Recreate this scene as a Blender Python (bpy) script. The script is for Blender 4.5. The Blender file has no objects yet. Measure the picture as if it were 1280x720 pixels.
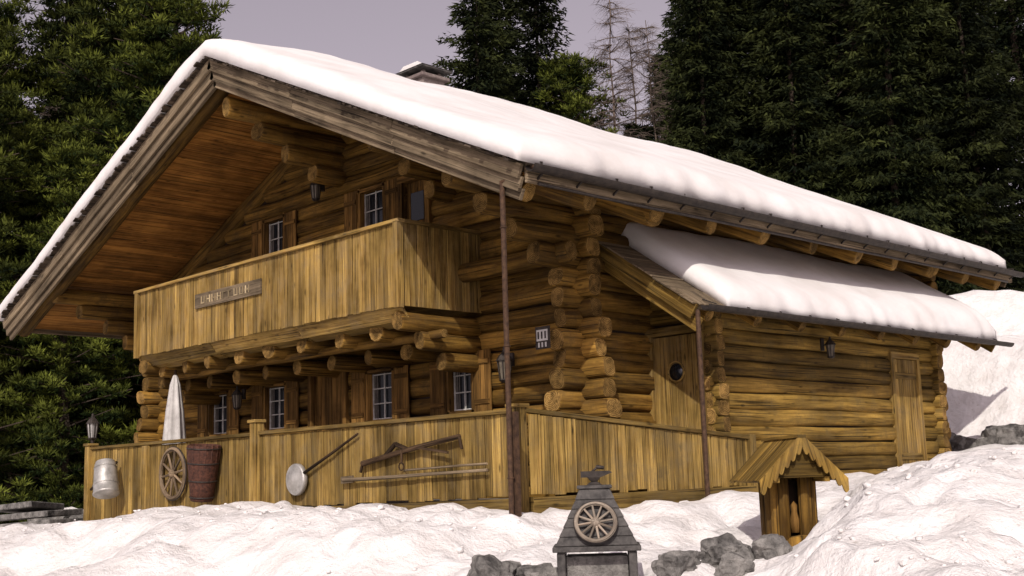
import bpy, math, random
import bmesh
import numpy as np
from mathutils import Vector, Matrix, noise
random.seed(7); np.random.seed(7)
R=random.uniform
scene=bpy.context.scene
V=Vector
# ------------------------------------------------------------------ materials
def newmat(name):
    m=bpy.data.materials.new(name); m.use_nodes=True
    nt=m.node_tree; b=nt.nodes["Principled BSDF"]
    return m,nt,b
def N(nt,t,**kw):
    n=nt.nodes.new(t)
    for k,v in kw.items():
        if k in n.inputs: n.inputs[k].default_value=v
        else: setattr(n,k,v)
    return n
def ramp(nt,fac,stops):
    r=nt.nodes.new("ShaderNodeValToRGB"); e=r.color_ramp.elements
    while len(e)<len(stops): e.new(0.5)
    for i,(p,c) in enumerate(stops):
        e[i].position=p; e[i].color=(c[0],c[1],c[2],1) if hasattr(c,'__len__') else (c,c,c,1)
    nt.links.new(fac,r.inputs[0]); return r.outputs[0]
def mixc(nt,a,b,fac,mode='MIX'):
    m=nt.nodes.new("ShaderNodeMix"); m.data_type='RGBA'; m.blend_type=mode
    for s,i in ((fac,0),(a,6),(b,7)):
        if hasattr(s,'is_linked'): nt.links.new(s,m.inputs[i])
        else: m.inputs[i].default_value=s if i==0 else (s[0],s[1],s[2],1)
    return m.outputs[2]
def wood(name,light,dark,gx=1.2,gy=20,rough=.8,var=(.55,1.2),bump=.45,weather=None,streak=.5,wamt=.75):
    m,nt,b=newmat(name); L=nt.links
    tc=N(nt,"ShaderNodeTexCoord")
    mp=N(nt,"ShaderNodeMapping"); mp.inputs['Scale'].default_value=(gx,gy,1); L.new(tc.outputs['UV'],mp.inputs[0])
    n1=N(nt,"ShaderNodeTexNoise",Scale=1.0,Detail=4.0,Roughness=.7,Distortion=.4); L.new(mp.outputs[0],n1.inputs['Vector'])
    col=ramp(nt,n1.outputs[0],[(.34,dark),(.60,light)])
    mp2=N(nt,"ShaderNodeMapping"); mp2.inputs['Scale'].default_value=(gx*.7,gy*3.2,1); L.new(tc.outputs['UV'],mp2.inputs[0])
    n2=N(nt,"ShaderNodeTexNoise",Scale=1.0,Detail=2.0); L.new(mp2.outputs[0],n2.inputs['Vector'])
    crack=ramp(nt,n2.outputs[0],[(.34,.2),(.43,1)])
    col=mixc(nt,col,crack,1.0,'MULTIPLY')
    mp3=N(nt,"ShaderNodeMapping"); mp3.inputs['Scale'].default_value=(2.2,7,1); L.new(tc.outputs['UV'],mp3.inputs[0])
    vo=N(nt,"ShaderNodeTexVoronoi",Scale=1.0); L.new(mp3.outputs[0],vo.inputs['Vector'])
    kn=ramp(nt,vo.outputs['Distance'],[(.05,.3),(.15,1)])
    col=mixc(nt,col,kn,1.0,'MULTIPLY')
    mp5=N(nt,"ShaderNodeMapping"); mp5.inputs['Scale'].default_value=(.55,5.5,1); L.new(tc.outputs['UV'],mp5.inputs[0])
    n5=N(nt,"ShaderNodeTexNoise",Scale=1.0,Detail=3.0,Roughness=.6); L.new(mp5.outputs[0],n5.inputs['Vector'])
    s5=ramp(nt,n5.outputs[0],[(.36,streak),(.56,1.08)])
    col=mixc(nt,col,s5,1.0,'MULTIPLY')
    n3=N(nt,"ShaderNodeTexNoise",Scale=1.3,Detail=4.0,Roughness=.65); L.new(tc.outputs['Object'],n3.inputs['Vector'])
    w=ramp(nt,n3.outputs[0],[(.32,.52),(.66,1.15)])
    col=mixc(nt,col,w,1.0,'MULTIPLY')
    if weather:
        n4=N(nt,"ShaderNodeTexNoise",Scale=2.6,Detail=5.0,Roughness=.74); L.new(tc.outputs['Object'],n4.inputs['Vector'])
        f=ramp(nt,n4.outputs[0],[(.46,0),(.68,wamt)])
        col=mixc(nt,col,weather,f)
    at=N(nt,"ShaderNodeAttribute"); at.attribute_name='var'
    vr=ramp(nt,at.outputs['Fac'],[(0,var[0]),(1,var[1])])
    col=mixc(nt,col,vr,1.0,'MULTIPLY')
    L.new(col,b.inputs['Base Color']); b.inputs['Roughness'].default_value=rough
    b.inputs['Specular IOR Level'].default_value=.12
    bp=N(nt,"ShaderNodeBump",Strength=bump,Distance=.04); L.new(n1.outputs[0],bp.inputs['Height']); L.new(bp.outputs[0],b.inputs['Normal'])
    return m
def endgrain(name,light,dark):
    m,nt,b=newmat(name); L=nt.links
    tc=N(nt,"ShaderNodeTexCoord")
    w=N(nt,"ShaderNodeTexWave",Scale=14.0,Distortion=2.5,Detail=3.0); w.wave_type='RINGS'; w.rings_direction='Z'
    L.new(tc.outputs['UV'],w.inputs['Vector'])
    c=ramp(nt,w.outputs[0],[(0,dark),(1,light)])
    n=N(nt,"ShaderNodeTexNoise",Scale=6.0,Detail=5.0,Roughness=.75); L.new(tc.outputs['Object'],n.inputs['Vector'])
    g=ramp(nt,n.outputs[0],[(.36,.25),(.62,1.1)])
    c=mixc(nt,c,g,1.0,'MULTIPLY')
    at=N(nt,"ShaderNodeAttribute"); at.attribute_name='var'
    vr=ramp(nt,at.outputs['Fac'],[(0,.5),(1,1.2)]); c=mixc(nt,c,vr,1.0,'MULTIPLY')
    L.new(c,b.inputs['Base Color']); b.inputs['Roughness'].default_value=.95; b.inputs['Specular IOR Level'].default_value=.1
    bp=N(nt,"ShaderNodeBump",Strength=.7,Distance=.03); L.new(n.outputs[0],bp.inputs['Height']); L.new(bp.outputs[0],b.inputs['Normal'])
    return m
def plain(name,c1,c2,scale=6,rough=.7,metal=0,bump=.2,dist=.02,spec=.3):
    m,nt,b=newmat(name); L=nt.links
    tc=N(nt,"ShaderNodeTexCoord")
    n=N(nt,"ShaderNodeTexNoise",Scale=float(scale),Detail=6.0,Roughness=.68); L.new(tc.outputs['Object'],n.inputs['Vector'])
    c=ramp(nt,n.outputs[0],[(.35,c1),(.66,c2)])
    L.new(c,b.inputs['Base Color']); b.inputs['Roughness'].default_value=rough; b.inputs['Metallic'].default_value=metal
    b.inputs['Specular IOR Level'].default_value=spec
    bp=N(nt,"ShaderNodeBump",Strength=bump,Distance=dist); L.new(n.outputs[0],bp.inputs['Height']); L.new(bp.outputs[0],b.inputs['Normal'])
    return m
M_log=wood("weathered_log",(.36,.200,.040),(.105,.050,.010),gx=.9,gy=12,weather=(.078,.050,.020),var=(.45,1.2))
M_end=endgrain("log_end_grain",(.36,.222,.070),(.17,.092,.027))
M_annex=wood("hewn_beam",(.37,.228,.050),(.13,.074,.017),gx=.8,gy=14,weather=(.10,.070,.027),var=(.5,1.2))
M_board=wood("balcony_board",(.46,.30,.085),(.21,.118,.031),gx=1.0,gy=22,var=(.55,1.15),weather=(.19,.135,.066),streak=.55)
M_fence=wood("fence_board",(.44,.29,.082),(.19,.112,.031),gx=1.0,gy=22,var=(.5,1.15),weather=(.16,.118,.058),streak=.52)
M_barge=wood("barge_board",(.30,.228,.145),(.11,.08,.048),gx=.8,gy=22,var=(.7,1.1),weather=(.13,.10,.066),streak=.6)
M_soffit=wood("soffit_board",(.38,.175,.038),(.19,.075,.016),gx=.8,gy=16,var=(.65,1.15),streak=.7)
M_dark=wood("dark_wood",(.09,.055,.03),(.03,.018,.01),gx=1,gy=18)
M_shut=wood("shutter_wood",(.27,.145,.038),(.10,.05,.013),gx=1,gy=22)
M_core=plain("wall_core",(.012,.007,.004),(.03,.017,.008),8,.95)
M_metal=plain("dark_metal",(.022,.018,.016),(.06,.048,.04),14,.6,.4,.1)
M_rust=plain("rusty_iron",(.035,.02,.013),(.10,.055,.03),18,.75,.3,.3)
M_tin=plain("galvanised_tin",(.28,.27,.25),(.52,.50,.47),7,.48,.5,.2)
M_white=plain("white_paint",(.30,.285,.25),(.52,.50,.46),10,.6)
M_cloth=plain("parasol_cloth",(.36,.34,.32),(.55,.53,.50),5,.9)
M_leather=plain("brown_wood_stain",(.03,.012,.008),(.10,.038,.022),24,.75,0,.6)
M_shingle=wood("roof_shingle",(.12,.09,.065),(.045,.034,.024),gx=1.5,gy=20)
M_rock=plain("granite_rock",(.05,.047,.044),(.27,.255,.235),5,.9,0,1.0,.08)
M_brick=plain("chimney_masonry",(.12,.09,.085),(.24,.20,.18),9,.9,0,.6)
M_slate=plain("dark_slate",(.025,.023,.022),(.10,.092,.085),9,.8,0,.6)
M_lant=plain("lantern_glass",(.08,.065,.045),(.16,.135,.10),10,.3)
M_curt=plain("curtain_linen",(.08,.07,.06),(.16,.14,.12),12,.95)
def snowmat(name,s=1.0,dirt=.6,bs=.55):
    m,nt,b=newmat(name); L=nt.links
    tc=N(nt,"ShaderNodeTexCoord")
    n=N(nt,"ShaderNodeTexNoise",Scale=2.6*s,Detail=6.0,Roughness=.62); L.new(tc.outputs['Object'],n.inputs['Vector'])
    n2=N(nt,"ShaderNodeTexNoise",Scale=14.0*s,Detail=4.0,Roughness=.7); L.new(tc.outputs['Object'],n2.inputs['Vector'])
    c=ramp(nt,n.outputs[0],[(.3,(.62,.585,.56)),(.6,(.735,.71,.695))])
    sp=ramp(nt,n2.outputs[0],[(.27,(.45,.39,.32)),(.37,1)])
    c=mixc(nt,c,sp,dirt,'MULTIPLY')
    L.new(c,b.inputs['Base Color']); b.inputs['Roughness'].default_value=.8
    b.inputs['Specular IOR Level'].default_value=.2
    ad=N(nt,"ShaderNodeMath"); ad.operation='MULTIPLY_ADD'; ad.inputs[1].default_value=.18; L.new(n2.outputs[0],ad.inputs[0]); L.new(n.outputs[0],ad.inputs[2])
    b1=N(nt,"ShaderNodeBump",Strength=bs,Distance=.2); L.new(ad.outputs[0],b1.inputs['Height'])
    L.new(b1.outputs[0],b.inputs['Normal'])
    return m
M_snow=snowmat("snow",1.0,.55,.6)
M_rsnow=snowmat("roof_snow",.4,.04,.10)
def glassmat():
    m,nt,b=newmat("window_glass")
    b.inputs['Base Color'].default_value=(.012,.014,.017,1); b.inputs['Roughness'].default_value=.1
    b.inputs['Specular IOR Level'].default_value=.4
    return m
M_glass=glassmat()
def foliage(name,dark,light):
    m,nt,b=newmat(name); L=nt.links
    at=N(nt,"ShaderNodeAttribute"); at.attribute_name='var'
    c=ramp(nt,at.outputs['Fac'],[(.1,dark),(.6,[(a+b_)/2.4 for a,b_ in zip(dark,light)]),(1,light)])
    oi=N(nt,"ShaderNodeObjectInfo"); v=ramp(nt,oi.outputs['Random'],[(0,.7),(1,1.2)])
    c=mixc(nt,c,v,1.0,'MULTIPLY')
    L.new(c,b.inputs['Base Color']); b.inputs['Roughness'].default_value=.75; b.inputs['Specular IOR Level'].default_value=.08
    return m
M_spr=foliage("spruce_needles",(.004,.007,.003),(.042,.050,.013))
M_pine=foliage("pine_needles",(.007,.013,.003),(.125,.145,.022))
M_bark=plain("bark",(.02,.014,.01),(.07,.05,.035),9,.9,0,.8)
M_larch=plain("larch_twig",(.07,.05,.04),(.17,.13,.105),9,.9)
# ------------------------------------------------------------------ mesh builder
class MB:
    def __init__(s): s.v=[];s.f=[];s.uv=[];s.c=[];s.m=[];s.s=[]
    def face(s,idx,uvs,c,m=0,sm=False): s.f.append(idx);s.uv.append(uvs);s.c.append(c);s.m.append(m);s.s.append(sm)
    def box(s,c,e1,e2,e3,m=0,var=None):
        c=V(c);e=[V(e1),V(e2),V(e3)]
        if var is None: var=R(0,1)
        b=len(s.v)
        for i in (-1,1):
            for j in (-1,1):
                for k in (-1,1): s.v.append(c+e[0]*i+e[1]*j+e[2]*k)
        ln=[x.length for x in e]; L=ln.index(max(ln)); ou,ov=R(0,60),R(0,60)
        co=[(i,j,k) for i in (-1,1) for j in (-1,1) for k in (-1,1)]
        flip=e[0].cross(e[1]).dot(e[2])<0
        F=[((0,1,3,2),0),((4,6,7,5),0),((0,4,5,1),1),((2,3,7,6),1),((0,2,6,4),2),((1,5,7,3),2)]
        for idx,ax in F:
            o=[a for a in (0,1,2) if a!=ax]
            if L in o: ua=L; va=[a for a in o if a!=L][0]
            else: ua,va=o
            uv=[(ou+co[q][ua]*ln[ua],ov+ax*.37+co[q][va]*ln[va]) for q in idx]
            ii=[b+q for q in idx]
            if flip: ii=ii[::-1]; uv=uv[::-1]
            s.face(ii,uv,var,m)
    def beam(s,p0,p1,w,h,up=(0,0,1),m=0,var=None):
        p0=V(p0);p1=V(p1);d=(p1-p0);u=V(up);sd=d.cross(u).normalized();u=sd.cross(d).normalized()
        s.box((p0+p1)/2,d/2,sd*w/2,u*h/2,m,var)
    def log(s,p0,p1,r,r1=None,n=12,step=.5,sq=2.0,jit=.04,m=0,me=1,var=None,caps=True,up=(0,0,1)):
        p0=V(p0);p1=V(p1);d=p1-p0;ln=d.length
        if r1 is None:r1=r
        if var is None: var=R(0,1)
        t=d.normalized();u=V(up)
        if abs(t.dot(u))>.95:u=V((1,0,0))
        a=t.cross(u).normalized();bb=a.cross(t).normalized()
        k=max(1,int(ln/step)); b0=len(s.v); ou,ov=R(0,60),R(0,60);sd=R(0,100)
        ts=[i/k for i in range(k+1)]
        bev=min(.02,r*.15)/ln
        if caps and ln>.1: ts=[0,bev]+ts[1:-1]+[1-bev,1]
        K=len(ts)
        big=r>.1
        tx=[(R(-.35,.35),R(-.25,.25)) if big else (0,0) for _ in (0,1)]
        for i,tt in enumerate(ts):
            rr=r+(r1-r)*tt
            if caps and (i==0 or i==K-1) and ln>.1: rr*=.90
            off=a*noise.noise(V((tt*ln*.5,sd,0)))*jit+bb*noise.noise(V((tt*ln*.5,sd,7)))*jit*.6
            for j in range(n):
                an=2*math.pi*(j+.5)/n;cx,sx=math.cos(an),math.sin(an)
                q=(abs(cx)**sq+abs(sx)**sq)**(-1/sq)
                q*=1+noise.noise(V((tt*ln*1.2,sd+cx*.8,sx*.8)))*jit*2.6
                p=p0+d*tt+off+(a*cx+bb*sx)*rr*q
                if caps and big and (i<=1 or i>=K-2):
                    tw=tx[0] if i<=1 else tx[1]
                    p=p+t*(cx*tw[0]+sx*tw[1])*rr*.6
                s.v.append(p)
        for i in range(K-1):
            for j in range(n):
                j2=(j+1)%n
                A=b0+i*n+j;B=b0+i*n+j2;C=b0+(i+1)*n+j2;D=b0+(i+1)*n+j
                v0=ov+j/n*6.28*r;v1=ov+(j+1)/n*6.28*r
                s.face([A,B,C,D],[(ou+ts[i]*ln,v0),(ou+ts[i]*ln,v1),(ou+ts[i+1]*ln,v1),(ou+ts[i+1]*ln,v0)],var,m,True)
        if caps:
            cxo,cyo=R(-.04,.04),R(-.04,.04)
            uv=[(math.cos(6.283*j/n)*r+cxo,math.sin(6.283*j/n)*r+cyo) for j in range(n)]
            s.face([b0+j for j in range(n)][::-1],uv[::-1],var,me)
            s.face([b0+(K-1)*n+j for j in range(n)],uv,var,me)
    def lathe(s,o,ax,prof,n=20,m=0,var=.5,sm=True):
        o=V(o);ax=V(ax).normalized();u=V((0,0,1)) if abs(ax.z)<.9 else V((1,0,0))
        a=ax.cross(u).normalized();b=ax.cross(a);b0=len(s.v)
        for r,h in prof:
            for j in range(n):
                an=6.28318*j/n; s.v.append(o+ax*h+(a*math.cos(an)+b*math.sin(an))*r)
        for i in range(len(prof)-1):
            for j in range(n):
                j2=(j+1)%n
                s.face([b0+i*n+j,b0+i*n+j2,b0+(i+1)*n+j2,b0+(i+1)*n+j],[(i*.1,j*.05),(i*.1,j*.05+.05),(i*.1+.1,j*.05+.05),(i*.1+.1,j*.05)],var,m,sm)
        for i in (0,len(prof)-1):
            if prof[i][0]>1e-3: s.face([b0+i*n+j for j in range(n)],[(0,0)]*n,var,m)
    def torus(s,c,ax,Rr,r,n=28,k=8,m=0,var=.5):
        c=V(c);ax=V(ax).normalized();u=V((0,0,1)) if abs(ax.z)<.9 else V((1,0,0))
        a=ax.cross(u).normalized();b=ax.cross(a);b0=len(s.v)
        for i in range(n):
            an=6.28318*i/n;d=a*math.cos(an)+b*math.sin(an)
            for j in range(k):
                bn=6.28318*j/k; s.v.append(c+d*(Rr+r*math.cos(bn))+ax*r*math.sin(bn))
        for i in range(n):
            for j in range(k):
                i2=(i+1)%n;j2=(j+1)%k
                s.face([b0+i*k+j,b0+i2*k+j,b0+i2*k+j2,b0+i*k+j2],[(i*.1,j*.02),(i*.1+.1,j*.02),(i*.1+.1,j*.02+.02),(i*.1,j*.02+.02)],var,m,True)
    def poly(s,pts,th,m=0,var=None):
        th=V(th);pts=[V(p) for p in pts];n=len(pts);b=len(s.v)
        if var is None: var=R(0,1)
        s.v+=pts; s.v+=[p+th for p in pts]
        ou=R(0,50)
        nrm=(pts[1]-pts[0]).cross(pts[2]-pts[0]).normalized();a=(pts[1]-pts[0]).normalized();bb=nrm.cross(a)
        uv=[(ou+(p-pts[0]).dot(a),(p-pts[0]).dot(bb)) for p in pts]
        s.face([b+i for i in range(n)],uv,var,m); s.face([b+n+i for i in range(n)][::-1],uv[::-1],var,m)
        for i in range(n):
            j=(i+1)%n
            s.face([b+i,b+j,b+n+j,b+n+i],[uv[i],uv[j],uv[j],uv[i]],var,m)
    def build(s,name,mats,parent=None,origin=(0,0,0),bevel=0):
        o=V(origin)
        me=bpy.data.meshes.new(name)
        me.from_pydata([tuple(p-o) for p in s.v],[],s.f)
        uv=me.uv_layers.new(name="UVMap")
        flat=[c for f in s.uv for p in f for c in p]
        uv.data.foreach_set("uv",flat)
        at=me.attributes.new('var','FLOAT','FACE'); at.data.foreach_set('value',s.c)
        me.polygons.foreach_set('material_index',s.m); me.polygons.foreach_set('use_smooth',s.s)
        for m in mats: me.materials.append(m)
        me.update()
        ob=bpy.data.objects.new(name,me); scene.collection.objects.link(ob)
        if parent is not None:
            ob.parent=parent; ob.location=o-parent.location
        else: ob.location=o
        if bevel:
            bv=ob.modifiers.new("bevel",'BEVEL'); bv.width=bevel; bv.segments=1; bv.limit_method='ANGLE'; bv.angle_limit=math.radians(50)
        return ob
def empty(name,loc):
    e=bpy.data.objects.new(name,None); e.location=loc; e.empty_display_size=.3; scene.collection.objects.link(e); return e

# ------------------------------------------------------------------ terrain
CP=[(-6,3,-.2),(-11,3,-.5),(-6,-1.9,-.24),(-10,-1.9,-.46),(-8,-1.9,-.35),(.7,-2.2,-.20),(-3,-2,-.16),(-1.2,-2,-.12),(1.5,-.5,-.18),(1.9,1,-.10),(1,4,.05),(1.8,7.5,.28),(2.5,3,.02),
(-2,-3.1,-.05),(-.6,-3.0,-.08),(-4.4,-3.1,-.10),(-6,-3.1,-.20),(-8,-3.1,-.34),(-9.6,-3.0,-.46),(.7,-3.2,-.20),(2.0,-3.3,-.50),(3.2,-4.2,-.90),(3.3,-3.5,-.84),(2.0,-5,-.92),(.4,-5.8,-.95),(-3.8,-5.8,-.80),(-9,-6,-.95),(-14,-5,-1.0),(-14,0,-.75),(-12.2,-2.5,-.60),(-18,6,-.8),(3.1,-2.2,-.52),(3.6,-1.0,-.70),(3.8,-1.7,-.74),(2.9,-.2,-.34),
(10.4,-11.3,-1.4),(7,-9,-1.35),(12,-6,-1.2),(5,-12,-1.4),(4,-8,-1.3),(0,-11,-1.4),
(4.9,.2,.36),(5.3,-1.2,.16),(4.75,-1.5,-.10),(4.5,-2.4,-.50),(6.5,3,.7),(8,0,.4),(7,-3.4,-.50),(6,-3.0,-.34),(5.4,-2.2,-.10),(8.5,-5,-.95),(5.8,-4.6,-.85),(4.6,-3.5,-.82),(3.9,1.6,.26),(3.2,.6,-.1),(4.3,-.3,.08),
(.6,10.2,.5),(3,10.5,.6),(6,12,1.3),(-3,18,4.4),(5,18,5.2),(1,14,2.7),(-1,14.5,2.9),(-10,16,2),(-10,11,.2),(0,30,8.5),(-12,30,6),(20,25,8),(20,5,1.5),(30,-10,-1),
(-20,5,-.9),(-30,15,-1),(-25,25,1.5),(-30,0,-1.5),(-20,-15,-2),(0,-40,-4),(-60,-30,-6),(-60,40,2),(0,80,26),(60,60,22),(-60,90,16),(80,0,2),(60,-60,-6),(-150,0,-6),(-100,150,30),(100,150,48),(0,250,60),(250,0,6),(0,-250,-14)]
CPn=np.array(CP)
def hbase(x,y):
    x=np.asarray(x,float)[...,None];y=np.asarray(y,float)[...,None]
    d2=(x-CPn[:,0])**2+(y-CPn[:,1])**2
    w=1/(d2+.12)**2.0
    return (w*CPn[:,2]).sum(-1)/w.sum(-1)
def hn(x,y):
    d=math.hypot(x-2,y+3)
    z=noise.noise(V((x*.55,y*.55,1.3)))*.10+noise.noise(V((x*1.5,y*1.5,4.3)))*.11
    if d<16:
        z+=noise.noise(V((x*3.6,y*3.6,2.3)))*.065+noise.noise(V((x*8,y*8,5.3)))*.024+noise.noise(V((x*17,y*17,7.3)))*.008
        c=noise.noise(V((x*2.6+9,y*2.6,8)))
        z-=.28*max(0,c-.18)
        z+=.14*max(0,noise.noise(V((x*2.1+2,y*2.1+31,8)))-.2)
    if d>20: z+=noise.noise(V((x*.05,y*.05,9)))*min(1.5,(d-20)*.06)
    return z
def H(x,y): return float(hbase(x,y))+hn(x,y)
n=400;t=np.linspace(-1,1,n);k=6.0;A=400/math.sinh(k)
xs=3.5+A*np.sinh(k*t);ys=-2.5+A*np.sinh(k*t)
X,Y=np.meshgrid(xs,ys)
Zb=hbase(X,Y)
vs=[]
for j in range(n):
    for i in range(n):
        vs.append((X[j,i],Y[j,i],Zb[j,i]+hn(X[j,i],Y[j,i])))
fs=[(j*n+i,j*n+i+1,(j+1)*n+i+1,(j+1)*n+i) for j in range(n-1) for i in range(n-1)]
me=bpy.data.meshes.new("snow_ground");me.from_pydata(vs,[],fs);me.polygons.foreach_set('use_smooth',[True]*len(fs));me.materials.append(M_snow)
g=bpy.data.objects.new("snow_ground",me);scene.collection.objects.link(g)

# ------------------------------------------------------------------ CHALET
house=empty("log_chalet",(-5.5,4.5,0))
RX,RZ=-5.03,6.53; MR,ML=.46,.408; XR,XL=1.49,-12.6; YF,YB=-2.46,9.7
def rz(x): return RZ-(MR*(x-RX) if x>RX else ML*(RX-x))
WL=-11.0
PITCH=.262;r=.137
win=[(-4.30,-3.66,1.10,1.86),(-2.42,-1.90,1.12,1.92),(-7.16,-6.52,1.10,1.86),(-8.98,-8.34,1.10,1.86),
     (-4.45,-3.82,3.75,4.72),(-7.18,-6.56,3.75,4.72)]
doors=[(-5.75,-4.9,-.1,2.02),(-3.36,-2.82,2.6,4.66)]
op=win+doors
def split(x0,x1,z,ops):
    segs=[(x0,x1)]
    for a,b,c,d in ops:
        if c-.06<z<d+.06:
            ns=[]
            for s0,s1 in segs:
                if b<=s0 or a>=s1: ns.append((s0,s1));continue
                if a-s0>.05: ns.append((s0,a))
                if s1-b>.05: ns.append((b,s1))
            segs=ns
    return segs
fw=MB(); z=-.30
while z<6.05:
    ext=.36+max(0,2.0-z)*.17+R(-.09,.08)
    x1=ext; x0=WL-.38+R(-.08,.08)
    lim=6.53-.42
    if z>3.75: x1=min(-.05,RX+(lim-z)/MR)
    if z>3.45: x0=max(WL,RX-(lim-z)/ML)
    if x1-x0>.4:
        for s0,s1 in split(x0,x1,z,op):
            fw.log((s0,0,z),(s1,0,z),r*R(.92,1.05),sq=3.4,jit=.06,n=16)
    z+=PITCH
fw.build("front_log_wall",[M_log,M_end],house)
sw=MB(); z=-.30+PITCH/2
while z<3.85:
    y0=-.42-max(0,2.0-z)*.05+R(-.09,.08)
    if z>3.55: y0=-2.2
    elif z>3.3: y0=-1.7
    elif z>3.05: y0=-1.2
    elif z>2.8: y0=-.8
    for x in (0,WL):
        sw.log((x,y0,z),(x,9.2,z),r*R(.92,1.05),sq=3.1,jit=.06,n=16)
    z+=PITCH
for zz,y0 in ((5.85,-2.2),(5.58,-1.65),(5.32,-1.15),(5.06,-.65)):
    sw.log((-5.03,y0,zz),(-5.03,9.3,zz),.15,sq=2.5,n=14)
for q,(y0) in enumerate((-1.5,-.95,-.5)):
    zt=rz(-2.35)-.46
    sw.log((-2.35,y0,zt-.27*q),(-2.35,.25,zt-.27*q),.135,sq=2.6,n=14)
sw.build("side_log_wall",[M_log,M_end],house)
core=MB()
core.poly([(WL,-.02,-.4),(0,-.02,-.4),(0,-.02,rz(0)-.3),(RX,-.02,RZ-.35),(WL,-.02,rz(WL)-.3)],(0,.1,0))
core.box((0,4.6,1.7),(.05,0,0),(0,4.6,0),(0,0,2.1)); core.box((WL,4.6,1.6),(.05,0,0),(0,4.6,0),(0,0,2.1))
core.poly([(WL,9.2,-.4),(0,9.2,-.4),(0,9.2,rz(0)-.3),(RX,9.2,RZ-.35),(WL,9.2,rz(WL)-.3)],(0,-.1,0))
core.build("wall_core",[M_core],house)
bk=MB(); z=-.3
while z<6:
    x1=.3;x0=WL-.3
    if z>3.7: x1=RX+(6.1-z)/MR
    if z>3.4: x0=RX-(6.1-z)/ML
    if x1-x0>.3: bk.log((x0,9.2,z),(x1,9.2,z),r,sq=2.7)
    z+=PITCH
bk.build("back_log_wall",[M_log,M_end],house)
def window(x0,x1,z0,z1,name="window"):
    w=MB(); y=-.13
    fwid=.055
    w.box(((x0+x1)/2,-.035,(z0+z1)/2),((x1-x0)/2,0,0),(0,.006,0),(0,0,(z1-z0)/2),m=2)
    for xx in (x0,x1): w.box((xx,y+.03,(z0+z1)/2),(fwid/2,0,0),(0,.07,0),(0,0,(z1-z0)/2+.05),m=0)
    for zz in (z0,z1): w.box(((x0+x1)/2,y+.035,zz),((x1-x0)/2+.05,0,0),(0,.075,0),(0,0,fwid/2),m=0)
    xm=(x0+x1)/2
    ww=.009
    for xx in (x0+.042,xm,x1-.042): w.box((xx,-.065,(z0+z1)/2),(ww*1.1,0,0),(0,.012,0),(0,0,(z1-z0)/2-.03),m=1)
    for q in (0.06,.36,.66,.94): w.box((xm,-.068,z0+(z1-z0)*q),((x1-x0)/2-.03,0,0),(0,.011,0),(0,0,ww),m=1)
    for sx_ in (-1,1):
        for q in range(3):
            xc=xm+sx_*((x1-x0)/2-.05-.035*q)
            w.box((xc,-.046-.004*(q%2),(z0+z1)/2),(.012,0,0),(0,.003,0),(0,0,(z1-z0)/2-.05),m=3)
    w.build(name,[M_shut,M_white,M_glass,M_curt],house,bevel=.004)
for a,b,c,d in win: window(a,b,c,d)
sh=MB()
def shutter(x0,x1,z0,z1,y=-.165):
    k=max(2,int((x1-x0)/.1)); w=(x1-x0)/k
    for i in range(k): sh.box((x0+w*(i+.5),y,(z0+z1)/2),(w/2-.003,0,0),(0,.014,0),(0,0,(z1-z0)/2))
    for q in (.18,.82): sh.box(((x0+x1)/2,y-.022,z0+(z1-z0)*q),((x1-x0)/2-.02,0,0),(0,.009,0),(0,0,.035))
for a,b,c,d in win:
    shutter(a-.38,a-.04,c-.03,d+.03); shutter(b+.04,b+.38,c-.03,d+.03)
for a,b,c,d in doors:
    kk=6;w=(b-a)/kk
    for i in range(kk): sh.box((a+w*(i+.5),-.06,(c+d)/2),(w/2-.003,0,0),(0,.02,0),(0,0,(d-c)/2))
    for xx in (a-.04,b+.04): sh.box((xx,-.11,(c+d)/2),(.05,0,0),(0,.08,0),(0,0,(d-c)/2+.06))
    sh.box(((a+b)/2,-.11,d+.03),((b-a)/2+.1,0,0),(0,.085,0),(0,0,.05))
sh.box((-3.09,-.09,4.25),(.15,0,0),(0,.012,0),(0,0,.22),m=1)
sh.build("shutters_and_doors",[M_shut,M_glass],house,bevel=.004)

# ---- roof
rf=MB()
def slope_box(mb,xa,xb,y0,y1,zoff,th,m=0,var=None):
    pa=V((xa,(y0+y1)/2,rz(xa)+zoff));pb=V((xb,(y0+y1)/2,rz(xb)+zoff))
    d=(pb-pa);nrm=V((0,1,0)).cross(d).normalized()
    if nrm.z<0:nrm=-nrm
    mb.box((pa+pb)/2-nrm*th/2,d/2,(0,(y1-y0)/2,0),nrm*th/2,m,var)
slope_box(rf,RX,XR,YF+.03,YB,0,.07); slope_box(rf,XL,RX,YF+.03,YB,0,.07)
rf.build("roof_deck",[M_shingle],house)
so=MB()
for sgn,xe,mm in ((1,XR,MR),(-1,XL,ML)):
    tot=abs(xe-RX);k=int(tot/.17);w=tot/k
    for i in range(k):
        xa=RX+sgn*w*i+sgn*.005; xb=RX+sgn*w*(i+1)-sgn*.005
        slope_box(so,xa,xb,YF+.06,YB-.05,-.085,.022,var=R(.2,1))
so.build("soffit_boards",[M_soffit],house)
bg=MB()
for xe in (XR,XL):
    s=1 if xe>RX else -1
    for (y,zo,h,th,ext) in ((YF,.02,.17,.05,0.04),(YF+.045,-.13,.17,.045,0.0),(YF+.10,-.27,.13,.05,-.05),(YB,.02,.3,.05,0)):
        L=3
        for q in range(L):
            xa=RX+(xe+s*ext-RX)*q/L+s*.003; xb=RX+(xe+s*ext-RX)*(q+1)/L-s*.003
            slope_box(bg,xa,xb,y-th/2,y+th/2,zo,h)
bg.box((XR+.02,(YF+YB)/2,rz(XR)-.09),(.022,0,0),(0,(YB-YF)/2-.06,0),(0,0,.10))
bg.box((XL-.02,(YF+YB)/2,rz(XL)-.09),(.022,0,0),(0,(YB-YF)/2-.06,0),(0,0,.10))
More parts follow.
